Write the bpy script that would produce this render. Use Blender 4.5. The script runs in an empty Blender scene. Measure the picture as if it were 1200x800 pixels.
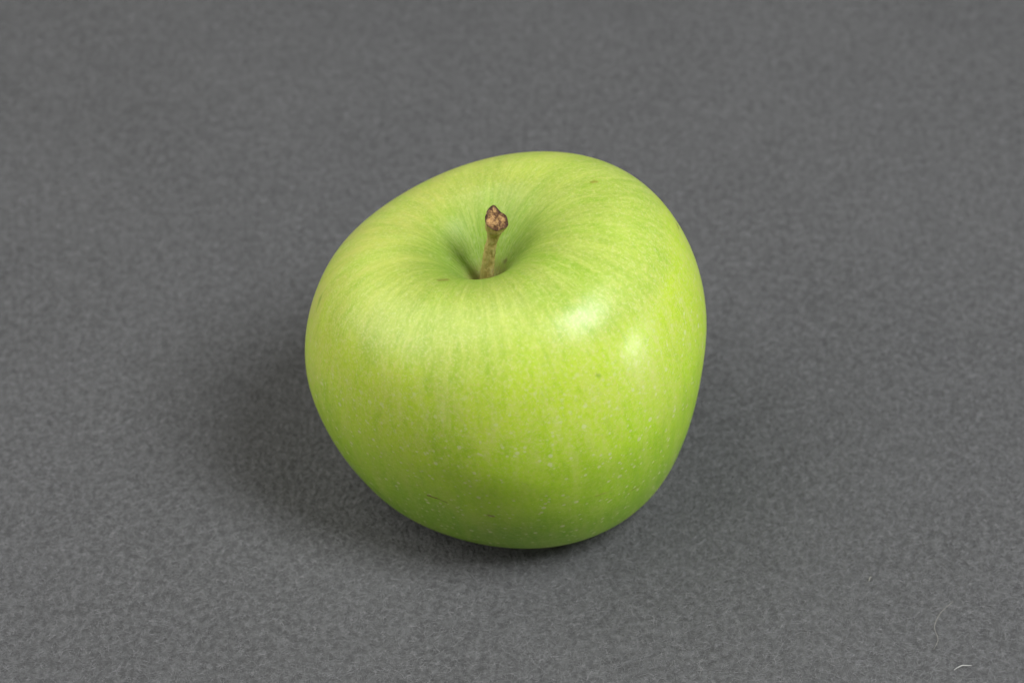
import bpy, math, random
import numpy as np
from mathutils import Vector, noise as mnoise

sc = bpy.context.scene
COL = sc.collection
R = math.radians
rng = np.random.default_rng(7)
random.seed(7)

# ------------------------------------------------------------------ camera
ELEV = R(44.0)
LENS, SENSOR, DIST = 55.0, 22.3, 0.475
fwd = Vector((0, math.cos(ELEV), -math.sin(ELEV)))
aim = Vector((0, 0, 0.030))
cam_d = bpy.data.cameras.new('camera')
cam = bpy.data.objects.new('camera', cam_d)
COL.objects.link(cam)
cam.location = aim - fwd * DIST
cam.rotation_euler = (R(90) - ELEV, 0, 0)
cam_d.lens, cam_d.sensor_width = LENS, SENSOR
cam_d.clip_start, cam_d.clip_end = 0.01, 50
cam_d.dof.use_dof = True
cam_d.dof.focus_distance = 0.449
cam_d.dof.aperture_fstop = 9.5
cam_d.dof.aperture_blades = 7
sc.camera = cam

# ------------------------------------------------------------------ light of the room, with added fill lamps
world = bpy.data.worlds.new('World')
sc.world = world
world.use_nodes = True
bg = world.node_tree.nodes['Background']
bg.inputs['Color'].default_value = (1.0, 0.985, 0.96, 1)
bg.inputs['Strength'].default_value = 0.07


def area(name, loc, target, sx, sy, power, col):
    d = bpy.data.lights.new(name, 'AREA')
    d.shape, d.size, d.size_y, d.energy, d.color = 'RECTANGLE', sx, sy, power, col
    o = bpy.data.objects.new(name, d)
    COL.objects.link(o)
    o.location = loc
    o.rotation_euler = (Vector(target) - Vector(loc)).to_track_quat('-Z', 'Y').to_euler()
    return o


T0 = (0, 0, 0.035)
area('window_light', (0.475, -0.285, 0.87), T0, 0.26, 0.42, 9.7, (0.955, 0.98, 1.0))
area('side_window_light', (1.0, -0.28, 0.055), T0, 0.07, 0.08, 2.7, (0.97, 0.99, 1.0))
area('overhead_fill_light', (-0.68, 0.02, 1.12), T0, 1.3, 1.1, 9.7, (1.0, 0.985, 0.96))  # broad fill added overhead to balance brightness, not a real fixture
area('left_fill_light', (-1.2, -0.3, 0.6), T0, 1.2, 0.7, 5.6, (1.0, 0.98, 0.93))  # soft fill added on the left, no actual window there

vs = sc.view_settings
vs.view_transform = 'Standard'
vs.look = 'None'
vs.exposure = 0.12
vs.gamma = 1.0
vs.use_curve_mapping = False


# ------------------------------------------------------------------ node helper
class NT:
    def __init__(self, name):
        self.m = bpy.data.materials.new(name)
        self.m.use_nodes = True
        self.t = self.m.node_tree
        self.bsdf = self.t.nodes['Principled BSDF']

    def put(self, sock, v):
        if isinstance(v, bpy.types.NodeSocket):
            self.t.links.new(v, sock)
        elif isinstance(v, (tuple, list)) and len(v) == 3 and sock.type == 'RGBA':
            sock.default_value = (*v, 1)
        else:
            sock.default_value = v

    def attr(self, name, out='Vector'):
        n = self.t.nodes.new('ShaderNodeAttribute')
        n.attribute_name = name
        return n.outputs[out]

    def pos(self):
        return self.t.nodes.new('ShaderNodeNewGeometry').outputs['Position']

    def math(self, op, a, b=0.0, c=0.0, clamp=False):
        n = self.t.nodes.new('ShaderNodeMath')
        n.operation = op
        n.use_clamp = clamp
        for i, v in enumerate((a, b, c)):
            self.put(n.inputs[i], v)
        return n.outputs[0]

    def vmath(self, op, a, b=(0, 0, 0)):
        n = self.t.nodes.new('ShaderNodeVectorMath')
        n.operation = op
        self.put(n.inputs[0], a)
        self.put(n.inputs[1], b)
        return n.outputs['Value'] if op in ('DOT_PRODUCT', 'LENGTH', 'DISTANCE') else n.outputs[0]

    def noise(self, vec, scale, detail=3, rough=0.5, dist=0.0):
        n = self.t.nodes.new('ShaderNodeTexNoise')
        self.put(n.inputs['Vector'], vec)
        n.inputs['Scale'].default_value = scale
        n.inputs['Detail'].default_value = detail
        n.inputs['Roughness'].default_value = rough
        n.inputs['Distortion'].default_value = dist
        return n.outputs['Fac']

    def voronoi(self, vec, scale, rand=1.0, out='Distance'):
        n = self.t.nodes.new('ShaderNodeTexVoronoi')
        self.put(n.inputs['Vector'], vec)
        n.inputs['Scale'].default_value = scale
        n.inputs['Randomness'].default_value = rand
        return n.outputs[out]

    def ramp(self, v, lo, hi, a=0.0, b=1.0, smooth=True):
        n = self.t.nodes.new('ShaderNodeMapRange')
        n.interpolation_type = 'SMOOTHSTEP' if smooth else 'LINEAR'
        for k, x in (('Value', v), ('From Min', lo), ('From Max', hi), ('To Min', a), ('To Max', b)):
            self.put(n.inputs[k], x)
        return n.outputs[0]

    def mix(self, f, a, b, mode='MIX'):
        n = self.t.nodes.new('ShaderNodeMix')
        n.data_type = 'RGBA'
        n.blend_type = mode
        self.put(n.inputs[0], f)
        self.put(n.inputs[6], a)
        self.put(n.inputs[7], b)
        return n.outputs[2]

    def sep(self, v):
        n = self.t.nodes.new('ShaderNodeSeparateXYZ')
        self.put(n.inputs[0], v)
        return n.outputs

    def bump(self, h, dist, strength=1.0, normal=None):
        n = self.t.nodes.new('ShaderNodeBump')
        n.inputs['Strength'].default_value = strength
        n.inputs['Distance'].default_value = dist
        self.put(n.inputs['Height'], h)
        if normal is not None:
            self.put(n.inputs['Normal'], normal)
        return n.outputs[0]


def mesh_np(name, verts, faces, mat, parent=None, smooth=True):
    me = bpy.data.meshes.new(name)
    verts = np.asarray(verts, np.float32)
    if isinstance(faces, np.ndarray):
        nf, k = faces.shape
        me.vertices.add(len(verts))
        me.vertices.foreach_set('co', verts.ravel())
        me.loops.add(nf * k)
        me.loops.foreach_set('vertex_index', faces.astype(np.int32).ravel())
        me.polygons.add(nf)
        me.polygons.foreach_set('loop_start', np.arange(0, nf * k, k, dtype=np.int32))
        me.update(calc_edges=True)
    else:
        me.from_pydata(verts.tolist(), [], faces)
    me.polygons.foreach_set('use_smooth', np.full(len(me.polygons), smooth))
    me.update()
    me.materials.append(mat)
    o = bpy.data.objects.new(name, me)
    COL.objects.link(o)
    if parent:
        o.parent = parent
    return o


def tag(o, label=None, cat=None, group=None, kind=None):
    for k, v in (('label', label), ('category', cat), ('group', group), ('kind', kind)):
        if v:
            o[k] = v


# ------------------------------------------------------------------ the grey cloth everything lies on
def cloth_material():
    n = NT('grey_cloth')
    p = n.pos()
    big = n.noise(p, 22, 3, 0.55)
    mid = n.noise(n.vmath('MULTIPLY', p, (1.1, 0.85, 1.0)), 800, 3, 0.6)
    fine = n.noise(p, 1500, 2, 0.6)
    c = n.mix(n.ramp(mid, 0.3, 0.7), (0.077, 0.077, 0.078), (0.150, 0.151, 0.153))
    c = n.mix(n.ramp(fine, 0.3, 0.7, 0, 0.6), c, (0.074, 0.074, 0.075))
    c = n.mix(n.ramp(big, 0.3, 0.7, 0, 0.12), c, (0.178, 0.178, 0.179))
    n.put(n.bsdf.inputs['Base Color'], c)
    n.bsdf.inputs['Roughness'].default_value = 1.0
    n.bsdf.inputs['Specular IOR Level'].default_value = 0.1
    n.put(n.bsdf.inputs['Normal'], n.bump(n.math('ADD', mid, fine), 0.0006))
    return n.m


def fibre_material():
    n = NT('grey_wool_fibre')
    p = n.pos()
    sh = n.attr('shade', 'Fac')
    ps = n.vmath('MULTIPLY', p, (1.1, 0.85, 0.3))
    mid = n.noise(ps, 760, 2, 0.6, 0.3)
    wide = n.noise(ps, 150, 2, 0.55)
    tint = n.noise(p, 40, 2, 0.5)
    c = n.mix(sh, (0.122, 0.121, 0.124), (0.326, 0.324, 0.331))
    c = n.mix(n.ramp(mid, 0.52, 0.32, 0.0, 0.72), c, (0.098, 0.097, 0.098))
    c = n.mix(n.ramp(mid, 0.50, 0.70, 0.0, 0.60), c, (0.335, 0.333, 0.340))
    c = n.mix(n.ramp(wide, 0.3, 0.7, 0.0, 0.16), c, (0.14, 0.14, 0.142))
    c = n.mix(n.ramp(tint, 0.3, 0.7, 0, 0.25), c, n.mix(1.0, c, (0.985, 0.985, 1.025), 'MULTIPLY'))
    n.put(n.bsdf.inputs['Base Color'], c)
    n.bsdf.inputs['Roughness'].default_value = 0.85
    n.bsdf.inputs['Specular IOR Level'].default_value = 0.25
    return n.m


g = 48
xs = np.linspace(-0.9, 0.9, g)
gx, gy = np.meshgrid(xs, xs)
gv = np.stack([gx.ravel(), gy.ravel() + 0.1, np.full(g * g, -0.0003)], -1)
ii = (np.arange(g - 1)[:, None] * g + np.arange(g - 1)).ravel()
ground = mesh_np('ground', gv, np.stack([ii, ii + 1, ii + g + 1, ii + g], -1), cloth_material())
tag(ground, 'dark grey felted cloth spread flat under the apple', None, None, 'structure')


def fibres(n, seed):
    r = np.random.default_rng(seed)
    # densest where the cloth is seen closest, thinning out gradually all round
    y = r.uniform(-0.30, 0.42, n * 9)
    x = r.uniform(-0.42, 0.42, n * 9)
    out = np.maximum(np.abs(x) - 0.108 - np.clip(y + 0.057, -0.1, 0.3) * 0.17, np.maximum(-0.072 - y, y - 0.185))
    keep = r.random(n * 9) < np.where(out < 0, 1.0, np.exp(-((out / 0.05) ** 2)))
    x, y = x[keep][:n], y[keep][:n]
    n = len(x)
    ang = r.normal(0.2, 0.80, n) + np.where(r.random(n) < 0.35, r.uniform(-1.5, 1.5, n), 0)
    ln = r.gamma(3.5, 0.00032, n) + 0.0005
    bend = r.normal(0, 1.1, n)
    w = r.uniform(0.000012, 0.000026, n)
    z0 = r.random(n) ** 1.6 * 0.00024 - 0.00022
    arch = r.random(n) ** 3 * 0.00016
    K = 3
    t = np.linspace(0, 1, K)
    P = np.zeros((n, K, 3))
    a = ang[:, None] + bend[:, None] * (t - 0.5)
    step = ln[:, None] / (K - 1)
    P[:, 1:, 0] = np.cumsum(np.cos(a[:, 1:]) * step, 1)
    P[:, 1:, 1] = np.cumsum(np.sin(a[:, 1:]) * step, 1)
    P[..., 0] += x[:, None] - P[:, -1:, 0] / 2
    P[..., 1] += y[:, None] - P[:, -1:, 1] / 2
    P[..., 2] = z0[:, None] + arch[:, None] * 4 * t * (1 - t) + r.normal(0, 0.00002, (n, K))
    nx, ny = -np.sin(a), np.cos(a)
    tw = r.uniform(-0.6, 0.6, n)[:, None]
    taper = np.array([0.5, 1, 0.4])
    off = np.stack([nx, ny, tw * np.ones_like(nx)], -1) * (w[:, None] * taper)[..., None]
    V = np.stack([P - off, P + off], 2).reshape(-1, 3)
    b = (np.arange(n) * K * 2)[:, None] + np.arange(K - 1) * 2
    F = np.stack([b, b + 2, b + 3, b + 1], -1).reshape(-1, 4)
    s = np.clip(r.normal(0.42, 0.07, n) + np.where(r.random(n) < 0.006, 0.35, 0), 0, 1)
    return V, F, np.repeat(s, K * 2)


V, F, S = fibres(600000, 3)
fz = mesh_np('fibre_nap', V, F, fibre_material(), ground)
fz.data.attributes.new('shade', 'FLOAT', 'POINT').data.foreach_set('value', S.astype(np.float32))
tag(fz, kind='stuff')

# ------------------------------------------------------------------ apple
PROF = np.array([(0, .43), (.05, .44), (.11, .53), (.19, .645), (.30, .735), (.45, .785), (.64, .755), (.81, .63), (.94, .38),
                 (1.0, .09), (.975, -.2), (.895, -.50), (.785, -.725), (.615, -.85), (.43, -.875), (.21, -.80), (.07, -.71), (0, -.69)])
SHAPE = [0.03638, -0.00284, -0.00383, 0.03897, -0.10363, 0.08057, -0.00586, -0.01087, 0.01549, -0.04816, 0.01234, 0.03458,
         0.00941, -0.01949, -0.00416, 0.00554, 0.01931, 0.01234, -0.01221, -0.00209, 0.00385, 0.01212, 0.00223, 0.00153,
         0.00582, 0.00574, -0.00766, -0.00893]


def catmull(P, n):
    t = np.r_[0, np.cumsum(np.sqrt(np.linalg.norm(np.diff(P, axis=0), axis=1)))]
    m = np.gradient(P, t, axis=0)
    m[0] = [(P[1] - P[0])[0] / (t[1] - t[0]), 0]
    m[-1] = [(P[-1] - P[-2])[0] / (t[-1] - t[-2]), 0]
    s = np.linspace(0, t[-1], n)
    k = np.clip(np.searchsorted(t, s, side='right') - 1, 0, len(t) - 2)
    h = t[k + 1] - t[k]
    x = ((s - t[k]) / h)[:, None]
    h = h[:, None]
    return ((2 * x**3 - 3 * x**2 + 1) * P[k] + (x**3 - 2 * x**2 + x) * h * m[k]
            + (-2 * x**3 + 3 * x**2) * P[k + 1] + (x**3 - x**2) * h * m[k + 1])


def harmonics(d):
    x, y, z = d.T
    return np.stack([x, y, z, x * y, y * z, z * x, x * x - y * y, 3 * z * z - 1, x * (x * x - 3 * y * y), y * (3 * x * x - y * y),
                     z * (x * x - y * y), x * y * z * 2, x * (5 * z * z - 1), y * (5 * z * z - 1), z * (5 * z * z - 3),
                     x**4 - 6 * x * x * y * y + y**4, x * y * (x * x - y * y) * 4, x * z * (x * x - 3 * y * y),
                     y * z * (3 * x * x - y * y), (x * x - y * y) * (7 * z * z - 1), 2 * x * y * (7 * z * z - 1),
                     x * z * (7 * z * z - 3), y * z * (7 * z * z - 3)], -1)


def apple_body(nu, nv):
    p = np.array(SHAPE)
    prof = catmull(PROF, nu)
    v = np.arange(nv) / nv * 2 * np.pi
    L = np.stack([prof[:, None, 0] * np.cos(v), prof[:, None, 0] * np.sin(v), np.repeat(prof[:, 1:2], nv, 1)], -1).reshape(-1, 3)
    rest = L.copy()
    d = L / np.linalg.norm(L, axis=1, keepdims=True)
    L = L * (1 + harmonics(d) @ p[5:])[:, None] * p[0]
    tx, ty = p[3], p[4]
    Rx = np.array([[1, 0, 0], [0, math.cos(tx), -math.sin(tx)], [0, math.sin(tx), math.cos(tx)]])
    Ry = np.array([[math.cos(ty), 0, math.sin(ty)], [0, 1, 0], [-math.sin(ty), 0, math.cos(ty)]])
    L = L @ (Ry @ Rx).T
    L[:, 2] -= L[:, 2].min()
    L[:, 0] += p[1]
    L[:, 1] += p[2]
    arc = np.r_[0, np.cumsum(np.linalg.norm(np.diff(prof, axis=0), axis=1))]
    arc /= arc[-1]
    st = np.stack([np.tile(np.cos(v), nu), np.tile(np.sin(v), nu), np.repeat(arc, nv)], -1)
    q = (np.arange(nu - 1)[:, None] * nv + np.arange(nv)).ravel()
    q2 = (np.arange(nu - 1)[:, None] * nv + (np.arange(nv) + 1) % nv).ravel()
    F = np.stack([q, q + nv, q2 + nv, q2], -1)
    return L, F, rest, st


MARKS = [  # start, end, half width, colour, strength: small scars on the skin
    ((-.01520, -.03277, .02306), (-.01360, -.03350, .02304), .00032, (0.19, 0.070, 0.022), 0.92),
    ((-.01360, -.03350, .02304), (-.01181, -.03419, .02270), .00020, (0.15, 0.09, 0.020), 0.75),
    ((-.00413, -.03622, .02155), (-.00345, -.03638, .02140), .00048, (0.18, 0.06, 0.03), 0.75),
    ((.01425, .00475, .06522), (.01515, .00490, .06510), .0005, (0.24, 0.16, 0.02), 0.70),
    ((.02999, .00395, .05594), (.03029, .00262, .05592), .0004, (0.13, 0.08, 0.02), 0.9),
    ((.01470, -.03227, .05305), (.01490, -.03223, .05295), .0005, (0.16, 0.28, 0.02), 0.6),
    ((.01500, -.03560, .02600), (.01780, -.03400, .02600), .0003, (0.32, 0.23, 0.05), 0.6),
    ((.02120, -.03150, .02210), (.02300, -.02930, .02190), .0003, (0.28, 0.18, 0.04), 0.6),
    ((-.03450, -.00880, .05060), (-.03490, -.01000, .04740), .0006, (0.14, 0.25, 0.02), 0.7),
    ((-.01280, -.01515, .05960), (-.01142, -.01460, .05920), .0007, (0.20, 0.15, 0.03), 0.75),
    ((-.00135, -.00280, .05280), (-.00100, -.00290, .05320), .0006, (0.12, 0.08, 0.03), 0.8),
]


def skin_material():
    n = NT('green_apple_skin')
    rest = n.attr('rest')
    st = n.attr('streak')
    pos = n.pos()
    lat = n.sep(st)[2]
    # streak space: repeats round the axis, stretched from stem to base
    s_wide = n.vmath('MULTIPLY', st, (4.0, 4.0, 6.0))
    s_mid = n.vmath('MULTIPLY', st, (15.0, 15.0, 11.0))
    s_fine = n.vmath('MULTIPLY', st, (44.0, 44.0, 120.0))
    blotch = n.noise(rest, 1.9, 3, 0.5, 0.4)
    wide = n.noise(s_wide, 1.0, 4, 0.6)
    midn = n.noise(s_mid, 1.0, 3, 0.6)
    fine = n.noise(s_fine, 1.0, 2, 0.6)
    speck = n.noise(rest, 46, 2, 0.65)
    grain = n.noise(rest, 85, 2, 0.6)
    # ground colour: pale yellow-green over the shoulders, vivid below them, deep green with painted-in shade towards the base
    where = n.math('ADD', lat, n.math('MULTIPLY', n.math('SUBTRACT', blotch, 0.5), 0.22))
    c = n.mix(n.ramp(where, 0.16, 0.27), (0.335, 0.425, 0.070), (0.41, 0.53, 0.080))  # shoulder tone lowered to offset the lamps
    c = n.mix(n.ramp(where, 0.26, 0.36), c, (0.485, 0.645, 0.040))
    c = n.mix(n.ramp(where, 0.38, 0.54), c, (0.42, 0.645, 0.022))
    c = n.mix(n.ramp(where, 0.50, 0.68), c, (0.24, 0.445, 0.014))
    k = n.math('ADD', n.math('MULTIPLY', blotch, 0.4), n.math('MULTIPLY', wide, 0.6))
    c = n.mix(n.ramp(k, 0.52, 0.36, 0, 0.36), c, (0.25, 0.46, 0.012))
    c = n.mix(n.ramp(k, 0.50, 0.66, 0, 0.40), c, (0.52, 0.59, 0.10))
    # midn: soft stem-to-base streaks, fine: short dashes, speck and grain: yellow freckling
    thin = n.math('MULTIPLY', n.ramp(lat, 0.36, 0.56, 1.0, 0.38), n.ramp(lat, 0.18, 0.32, 0.55, 1.0))
    c = n.mix(n.math('MULTIPLY', n.ramp(midn, 0.48, 0.68, 0, 0.46), thin), c, (0.56, 0.63, 0.15))
    calm = n.ramp(lat, 0.05, 0.20, 0.35, 1.0)
    c = n.mix(n.math('MULTIPLY', n.ramp(midn, 0.48, 0.32, 0, 0.28), calm), c, n.mix(1.0, c, (0.62, 0.80, 0.40), 'MULTIPLY'))
    c = n.mix(n.math('MULTIPLY', n.ramp(fine, 0.50, 0.68, 0, 0.34), thin), c, (0.62, 0.66, 0.20))
    c = n.mix(n.ramp(fine, 0.48, 0.32, 0, 0.24), c, n.mix(1.0, c, (0.62, 0.78, 0.40), 'MULTIPLY'))
    c = n.mix(n.math('MULTIPLY', n.ramp(speck, 0.50, 0.68, 0, 0.28), thin), c, (0.60, 0.57, 0.18))
    c = n.mix(n.math('MULTIPLY', n.ramp(grain, 0.52, 0.66, 0, 0.34), thin), c, (0.64, 0.67, 0.30))
    # tan-yellow tint on one shoulder
    side = n.ramp(n.vmath('DOT_PRODUCT', rest, (-0.72, 0.5, 0.35)), 0.20, 0.95)
    side = n.math('MULTIPLY', side, n.ramp(n.noise(s_wide, 1.7, 4, 0.6), 0.30, 0.70))
    c = n.mix(n.math('MULTIPLY', side, 0.60), c, (0.55, 0.52, 0.13))
    # round the stem: deeper green streaks with the hollow's shade painted in, grey-green bloom, russet at the very bottom
    ring = n.math('MULTIPLY', n.ramp(lat, 0.19, 0.08), n.ramp(lat, 0.01, 0.05))
    c = n.mix(n.math('MULTIPLY', ring, n.ramp(n.noise(s_mid, 1.8, 4, 0.65), 0.3, 0.7, 0.90, 0.45)), c, (0.15, 0.285, 0.012))
    bloom = n.math('MULTIPLY', n.ramp(lat, 0.14, 0.05), n.ramp(n.noise(s_fine, 0.8, 3, 0.6), 0.42, 0.66))
    c = n.mix(n.math('MULTIPLY', bloom, 0.40), c, (0.42, 0.47, 0.22))
    c = n.mix(n.math('MULTIPLY', n.ramp(lat, 0.060, 0.015), n.ramp(fine, 0.3, 0.6, 0.25, 0.85)), c, (0.20, 0.15, 0.055))
    # lenticels: small cream dots, crowded on the lower half
    for scl, lo, hi, amt, off in ((13, 0.20, 0.11, 0.80, 0.0), (17, 0.20, 0.10, 0.74, 3.1), (23, 0.24, 0.12, 0.66, 7.7)):
        rr = n.vmath('ADD', rest, (off, off, off))
        vr = n.voronoi(rr, scl)
        rnd = n.sep(n.voronoi(rr, scl, out='Color'))
        f = n.math('MULTIPLY', n.ramp(vr, lo, hi), n.ramp(rnd[0], 0.20, 0.5))
        f = n.math('MULTIPLY', f, n.ramp(lat, 0.26, 0.46, 0.16, 1.0))
        c = n.mix(n.math('MULTIPLY', f, amt), c, (0.60, 0.66, 0.28))
    wob = n.noise(pos, 900, 2, 0.6)
    for a, b, w, colr, amt in MARKS:
        a, b = Vector(a), Vector(b)
        d = b - a
        rel = n.vmath('SUBTRACT', pos, tuple(a))
        t = n.math('DIVIDE', n.vmath('DOT_PRODUCT', rel, tuple(d)), d.dot(d), clamp=True)
        near = n.vmath('ADD', tuple(a), n.vmath('MULTIPLY', tuple(d), n.vmath('ADD', (0, 0, 0), _comb(n, t))))
        dist = n.vmath('DISTANCE', pos, near)
        dist = n.math('MULTIPLY', dist, n.ramp(wob, 0.2, 0.8, 0.6, 1.6))
        c = n.mix(n.ramp(dist, w * 1.35, w * 0.2, 0, amt * 0.75), c, colr)
    n.put(n.bsdf.inputs['Base Color'], c)
    rough = n.ramp(n.noise(rest, 30, 3, 0.6), 0.3, 0.7, 0.32, 0.36)
    n.put(n.bsdf.inputs['Roughness'], n.math('ADD', rough, n.ramp(lat, 0.17, 0.08, 0.0, 0.30)))
    n.bsdf.inputs['IOR'].default_value = 1.42
    n.bsdf.inputs['Specular IOR Level'].default_value = 0.5
    n.bsdf.inputs['Subsurface Weight'].default_value = 0.18
    n.bsdf.inputs['Subsurface Radius'].default_value = (0.6, 1.0, 0.15)
    n.bsdf.inputs['Subsurface Scale'].default_value = 0.003
    h = n.noise(rest, 9, 3, 0.5)
    n.put(n.bsdf.inputs['Normal'], n.bump(h, 0.0006, 0.15))
    return n.m


def _comb(n, t):
    c = n.t.nodes.new('ShaderNodeCombineXYZ')
    for i in range(3):
        n.put(c.inputs[i], t)
    return c.outputs[0]


apple = bpy.data.objects.new('apple', None)
COL.objects.link(apple)
apple.empty_display_size = 0.02
tag(apple, 'whole green apple with a short brown stem on the grey cloth', 'apple')
V, F, REST, ST = apple_body(280, 420)
ORIGIN = np.array([-0.00450, -0.00440, 0.0])
apple.location = ORIGIN
skin = mesh_np('skin', V - ORIGIN, F, skin_material(), apple)
skin.data.attributes.new('rest', 'FLOAT_VECTOR', 'POINT').data.foreach_set('vector', REST.astype(np.float32).ravel())
skin.data.attributes.new('streak', 'FLOAT_VECTOR', 'POINT').data.foreach_set('vector', ST.astype(np.float32).ravel())


# ------------------------------------------------------------------ stem
def stem_material():
    n = NT('woody_stem')
    p = n.pos()
    z = n.sep(p)[2]
    s = n.vmath('MULTIPLY', p, (1.0, 1.0, 0.35))
    a = n.noise(s, 1500, 3, 0.6)
    b = n.noise(p, 420, 3, 0.6)
    c = n.mix(n.ramp(a, 0.3, 0.7), (0.36, 0.26, 0.070), (0.50, 0.41, 0.15))
    c = n.mix(n.ramp(b, 0.50, 0.75, 0, 0.32), c, (0.26, 0.28, 0.07))
    c = n.mix(n.ramp(n.math('ADD', z, n.math('MULTIPLY', b, 0.002)), 0.0655, 0.0682, 0, 0.75), c, (0.17, 0.10, 0.045))
    c = n.mix(n.ramp(n.noise(p, 800, 2, 0.6), 0.60, 0.75, 0, 0.6), c, (0.42, 0.37, 0.24))
    n.put(n.bsdf.inputs['Base Color'], c)
    n.bsdf.inputs['Roughness'].default_value = 0.62
    n.put(n.bsdf.inputs['Normal'], n.bump(n.math('ADD', a, b), 0.0004))
    return n.m


def cut_material():
    n = NT('dry_cut_wood')
    p = n.pos()
    e = n.attr('edge', 'Fac')
    a = n.noise(p, 1100, 4, 0.7, 0.8)
    c = n.mix(n.ramp(a, 0.40, 0.66), (0.11, 0.045, 0.014), (0.60, 0.35, 0.13))
    rim = n.math('ADD', e, n.math('MULTIPLY', n.noise(p, 900, 2, 0.6), 0.5))
    c = n.mix(n.ramp(rim, 0.98, 1.26, 0, 0.92), c, (0.060, 0.022, 0.012))
    n.put(n.bsdf.inputs['Base Color'], c)
    n.bsdf.inputs['Roughness'].default_value = 0.6
    n.put(n.bsdf.inputs['Normal'], n.bump(a, 0.0008))
    return n.m


# centre line from the bottom of the cavity to the cut face, with radii
PATH = np.array([(-.00470, -.00445, .0446), (-.00455, -.00450, .0510), (-.00395, -.00480, .0573), (-.00335, -.00520, .0612),
                 (-.00305, -.00550, .0636), (-.00280, -.00580, .0653)])
RAD = np.array([.00142, .00124, .00104, .00108, .00172, .00206])
NS, NR = 30, 40
tt = np.linspace(0, 1, len(PATH))
tq = np.linspace(0, 1, NR)


def smooth_interp(vals):
    vals = np.asarray(vals, float)
    m = np.gradient(vals, tt, axis=0)
    out = []
    for q in tq:
        k = min(int(q * (len(tt) - 1)), len(tt) - 2)
        h = tt[k + 1] - tt[k]
        x = (q - tt[k]) / h
        out.append((2 * x**3 - 3 * x**2 + 1) * vals[k] + (x**3 - 2 * x**2 + x) * h * m[k]
                   + (-2 * x**3 + 3 * x**2) * vals[k + 1] + (x**3 - x**2) * h * m[k + 1])
    return np.array(out)


cl, rd = smooth_interp(PATH), smooth_interp(RAD)
face_n = Vector((0.26, -0.42, 0.87)).normalized()           # the cut is oblique
ax_u = Vector((1, 0, 0))
ax_u = (ax_u - face_n * ax_u.dot(face_n)).normalized()
ax_v = face_n.cross(ax_u).normalized()
sv = []
for i in range(NR):
    if i < NR - 1:
        d = Vector(cl[min(i + 1, NR - 1)] - cl[max(i - 1, 0)]).normalized()
    w = max(0.0, (tq[i] - 0.60) / 0.40)
    w = w * w * (3 - 2 * w)
    nrm = d.lerp(face_n, w).normalized()
    u = (ax_u - nrm * ax_u.dot(nrm)).normalized()
    v = nrm.cross(u)
    for j in range(NS):
        a = 2 * math.pi * j / NS
        r = rd[i] * (1 + 0.05 * w * math.sin(3 * a + 0.4) + 0.04 * w * math.sin(2 * a + 2.0))
        P = Vector(cl[i]) + (u * math.cos(a) + v * math.sin(a)) * r
        nz = mnoise.noise(P * 700) * (0.00014 + 0.00022 * w) + mnoise.noise(P * 2300) * (0.00006 + 0.00008 * w)
        P += (u * math.cos(a) + v * math.sin(a)) * nz
        spike = math.exp(-((a - R(106)) / 0.42) ** 2)        # the torn corner at the top of the cut
        if i == NR - 1:
            P += v * spike * 0.0009 + nrm * (spike * 0.0003 + 0.00010 * math.sin(5 * a))
        elif i >= NR - 4:
            P += v * spike * 0.0009 * (i - NR + 5) / 4
        sv.append(P)
sf = [(i * NS + j, i * NS + (j + 1) % NS, (i + 1) * NS + (j + 1) % NS, (i + 1) * NS + j) for i in range(NR - 1) for j in range(NS)]
org = Vector(ORIGIN)
stem = mesh_np('stem', [tuple(P - org) for P in sv], np.array(sf), stem_material(), apple)

rim = sv[-NS:]
cen = sum(rim, Vector()) / NS
cv, cf, ev = [], [], []
NC = 9
for i in range(NC):
    f = 1 - i / NC
    for j in range(NS):
        P = cen.lerp(rim[j], f * 0.985)
        inset = 0.0 if i == 0 else -0.00022
        P = P + face_n * (inset + (mnoise.noise(P * 1500) * 0.00034 + mnoise.noise(P * 3600) * 0.00014) * (1 if i else 0.3))
        cv.append(tuple(P - org))
        ev.append(f)
cv.append(tuple(cen - face_n * 0.0002 - org))
ev.append(0.0)
for i in range(NC - 1):
    for j in range(NS):
        cf.append((i * NS + j, i * NS + (j + 1) % NS, (i + 1) * NS + (j + 1) % NS, (i + 1) * NS + j))
for j in range(NS):
    cf.append(((NC - 1) * NS + j, (NC - 1) * NS + (j + 1) % NS, NC * NS))
cut = mesh_np('cut_end', cv, cf, cut_material(), stem)
cut.data.attributes.new('edge', 'FLOAT', 'POINT').data.foreach_set('value', np.array(ev, np.float32))


# ------------------------------------------------------------------ stray pale threads on the cloth
def thread_material(name, col):
    n = NT(name)
    a = n.noise(n.pos(), 700, 2, 0.5)
    n.put(n.bsdf.inputs['Base Color'], n.mix(n.ramp(a, 0.3, 0.7), col, tuple(x * 0.75 for x in col)))
    n.bsdf.inputs['Roughness'].default_value = 0.5
    return n.m


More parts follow.
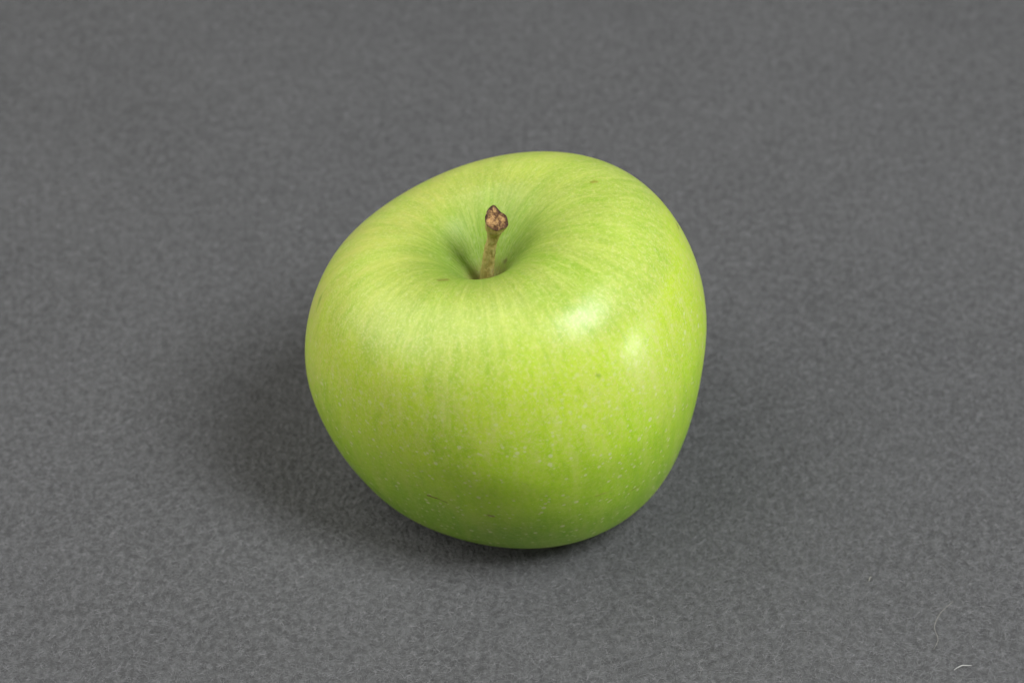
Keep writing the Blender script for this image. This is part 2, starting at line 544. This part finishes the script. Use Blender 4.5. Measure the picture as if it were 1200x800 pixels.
def thread(name, pts, rad, mat, label, group):
    P = [Vector(p) for p in pts]
    fine = []
    for k in range(len(P) - 1):
        p0, p1, p2, p3 = P[max(k - 1, 0)], P[k], P[k + 1], P[min(k + 2, len(P) - 1)]
        for s in range(6):
            x = s / 6
            fine.append(0.5 * ((2 * p1) + (p2 - p0) * x + (2 * p0 - 5 * p1 + 4 * p2 - p3) * x * x + (3 * p1 - p0 - 3 * p2 + p3) * x ** 3))
    fine.append(P[-1])
    v, f = [], []
    N = 8
    base = P[0].copy()
    for i, p in enumerate(fine):
        d = (fine[min(i + 1, len(fine) - 1)] - fine[max(i - 1, 0)]).normalized()
        s = d.cross(Vector((0, 0, 1))).normalized()
        u = s.cross(d)
        q = i / (len(fine) - 1)
        r = rad * (0.45 + 0.55 * math.sin(math.pi * (0.12 + 0.76 * q)))
        for j in range(N):
            a = 2 * math.pi * j / N
            v.append(tuple(p + (s * math.cos(a) + u * math.sin(a)) * r - base))
    for i in range(len(fine) - 1):
        for j in range(N):
            f.append((i * N + j, i * N + (j + 1) % N, (i + 1) * N + (j + 1) % N, (i + 1) * N + j))
    f.append(tuple(range(N)))
    f.append(tuple(range(len(v) - N, len(v)))[::-1])
    o = mesh_np(name, v, f, mat)
    o.location = base
    tag(o, label, 'fibre', group)
    return o


white = thread_material('white_thread', (0.62, 0.62, 0.59))
pale = thread_material('pale_hair', (0.40, 0.38, 0.33))
G = 'stray fibres on the cloth'
thread('lint_fibre', [(.07993, -.05445, .0002), (.08072, -.05395, .0003), (.08150, -.05361, .0004), (.08235, -.05370, .0005), (.08310, -.05380, .0006)],
       .000070, white, 'short bright white curved lint fibre lying on the grey cloth near its corner', G)
thread('hair_strand', [(.08179, -.03839, .0002), (.07995, -.04020, .0003), (.07868, -.04187, .0003), (.07757, -.04451, .0002), (.07784, -.04753, .0003), (.07679, -.04972, .0002)],
       .000032, pale, 'long thin pale curling hair lying on the grey cloth', G)
thread('lint_fibre', [(.06722, -.03237, .0002), (.06690, -.03285, .0004), (.06663, -.03342, .0002)],
       .00006, pale, 'tiny straight cream lint fleck lying on the grey cloth', G)
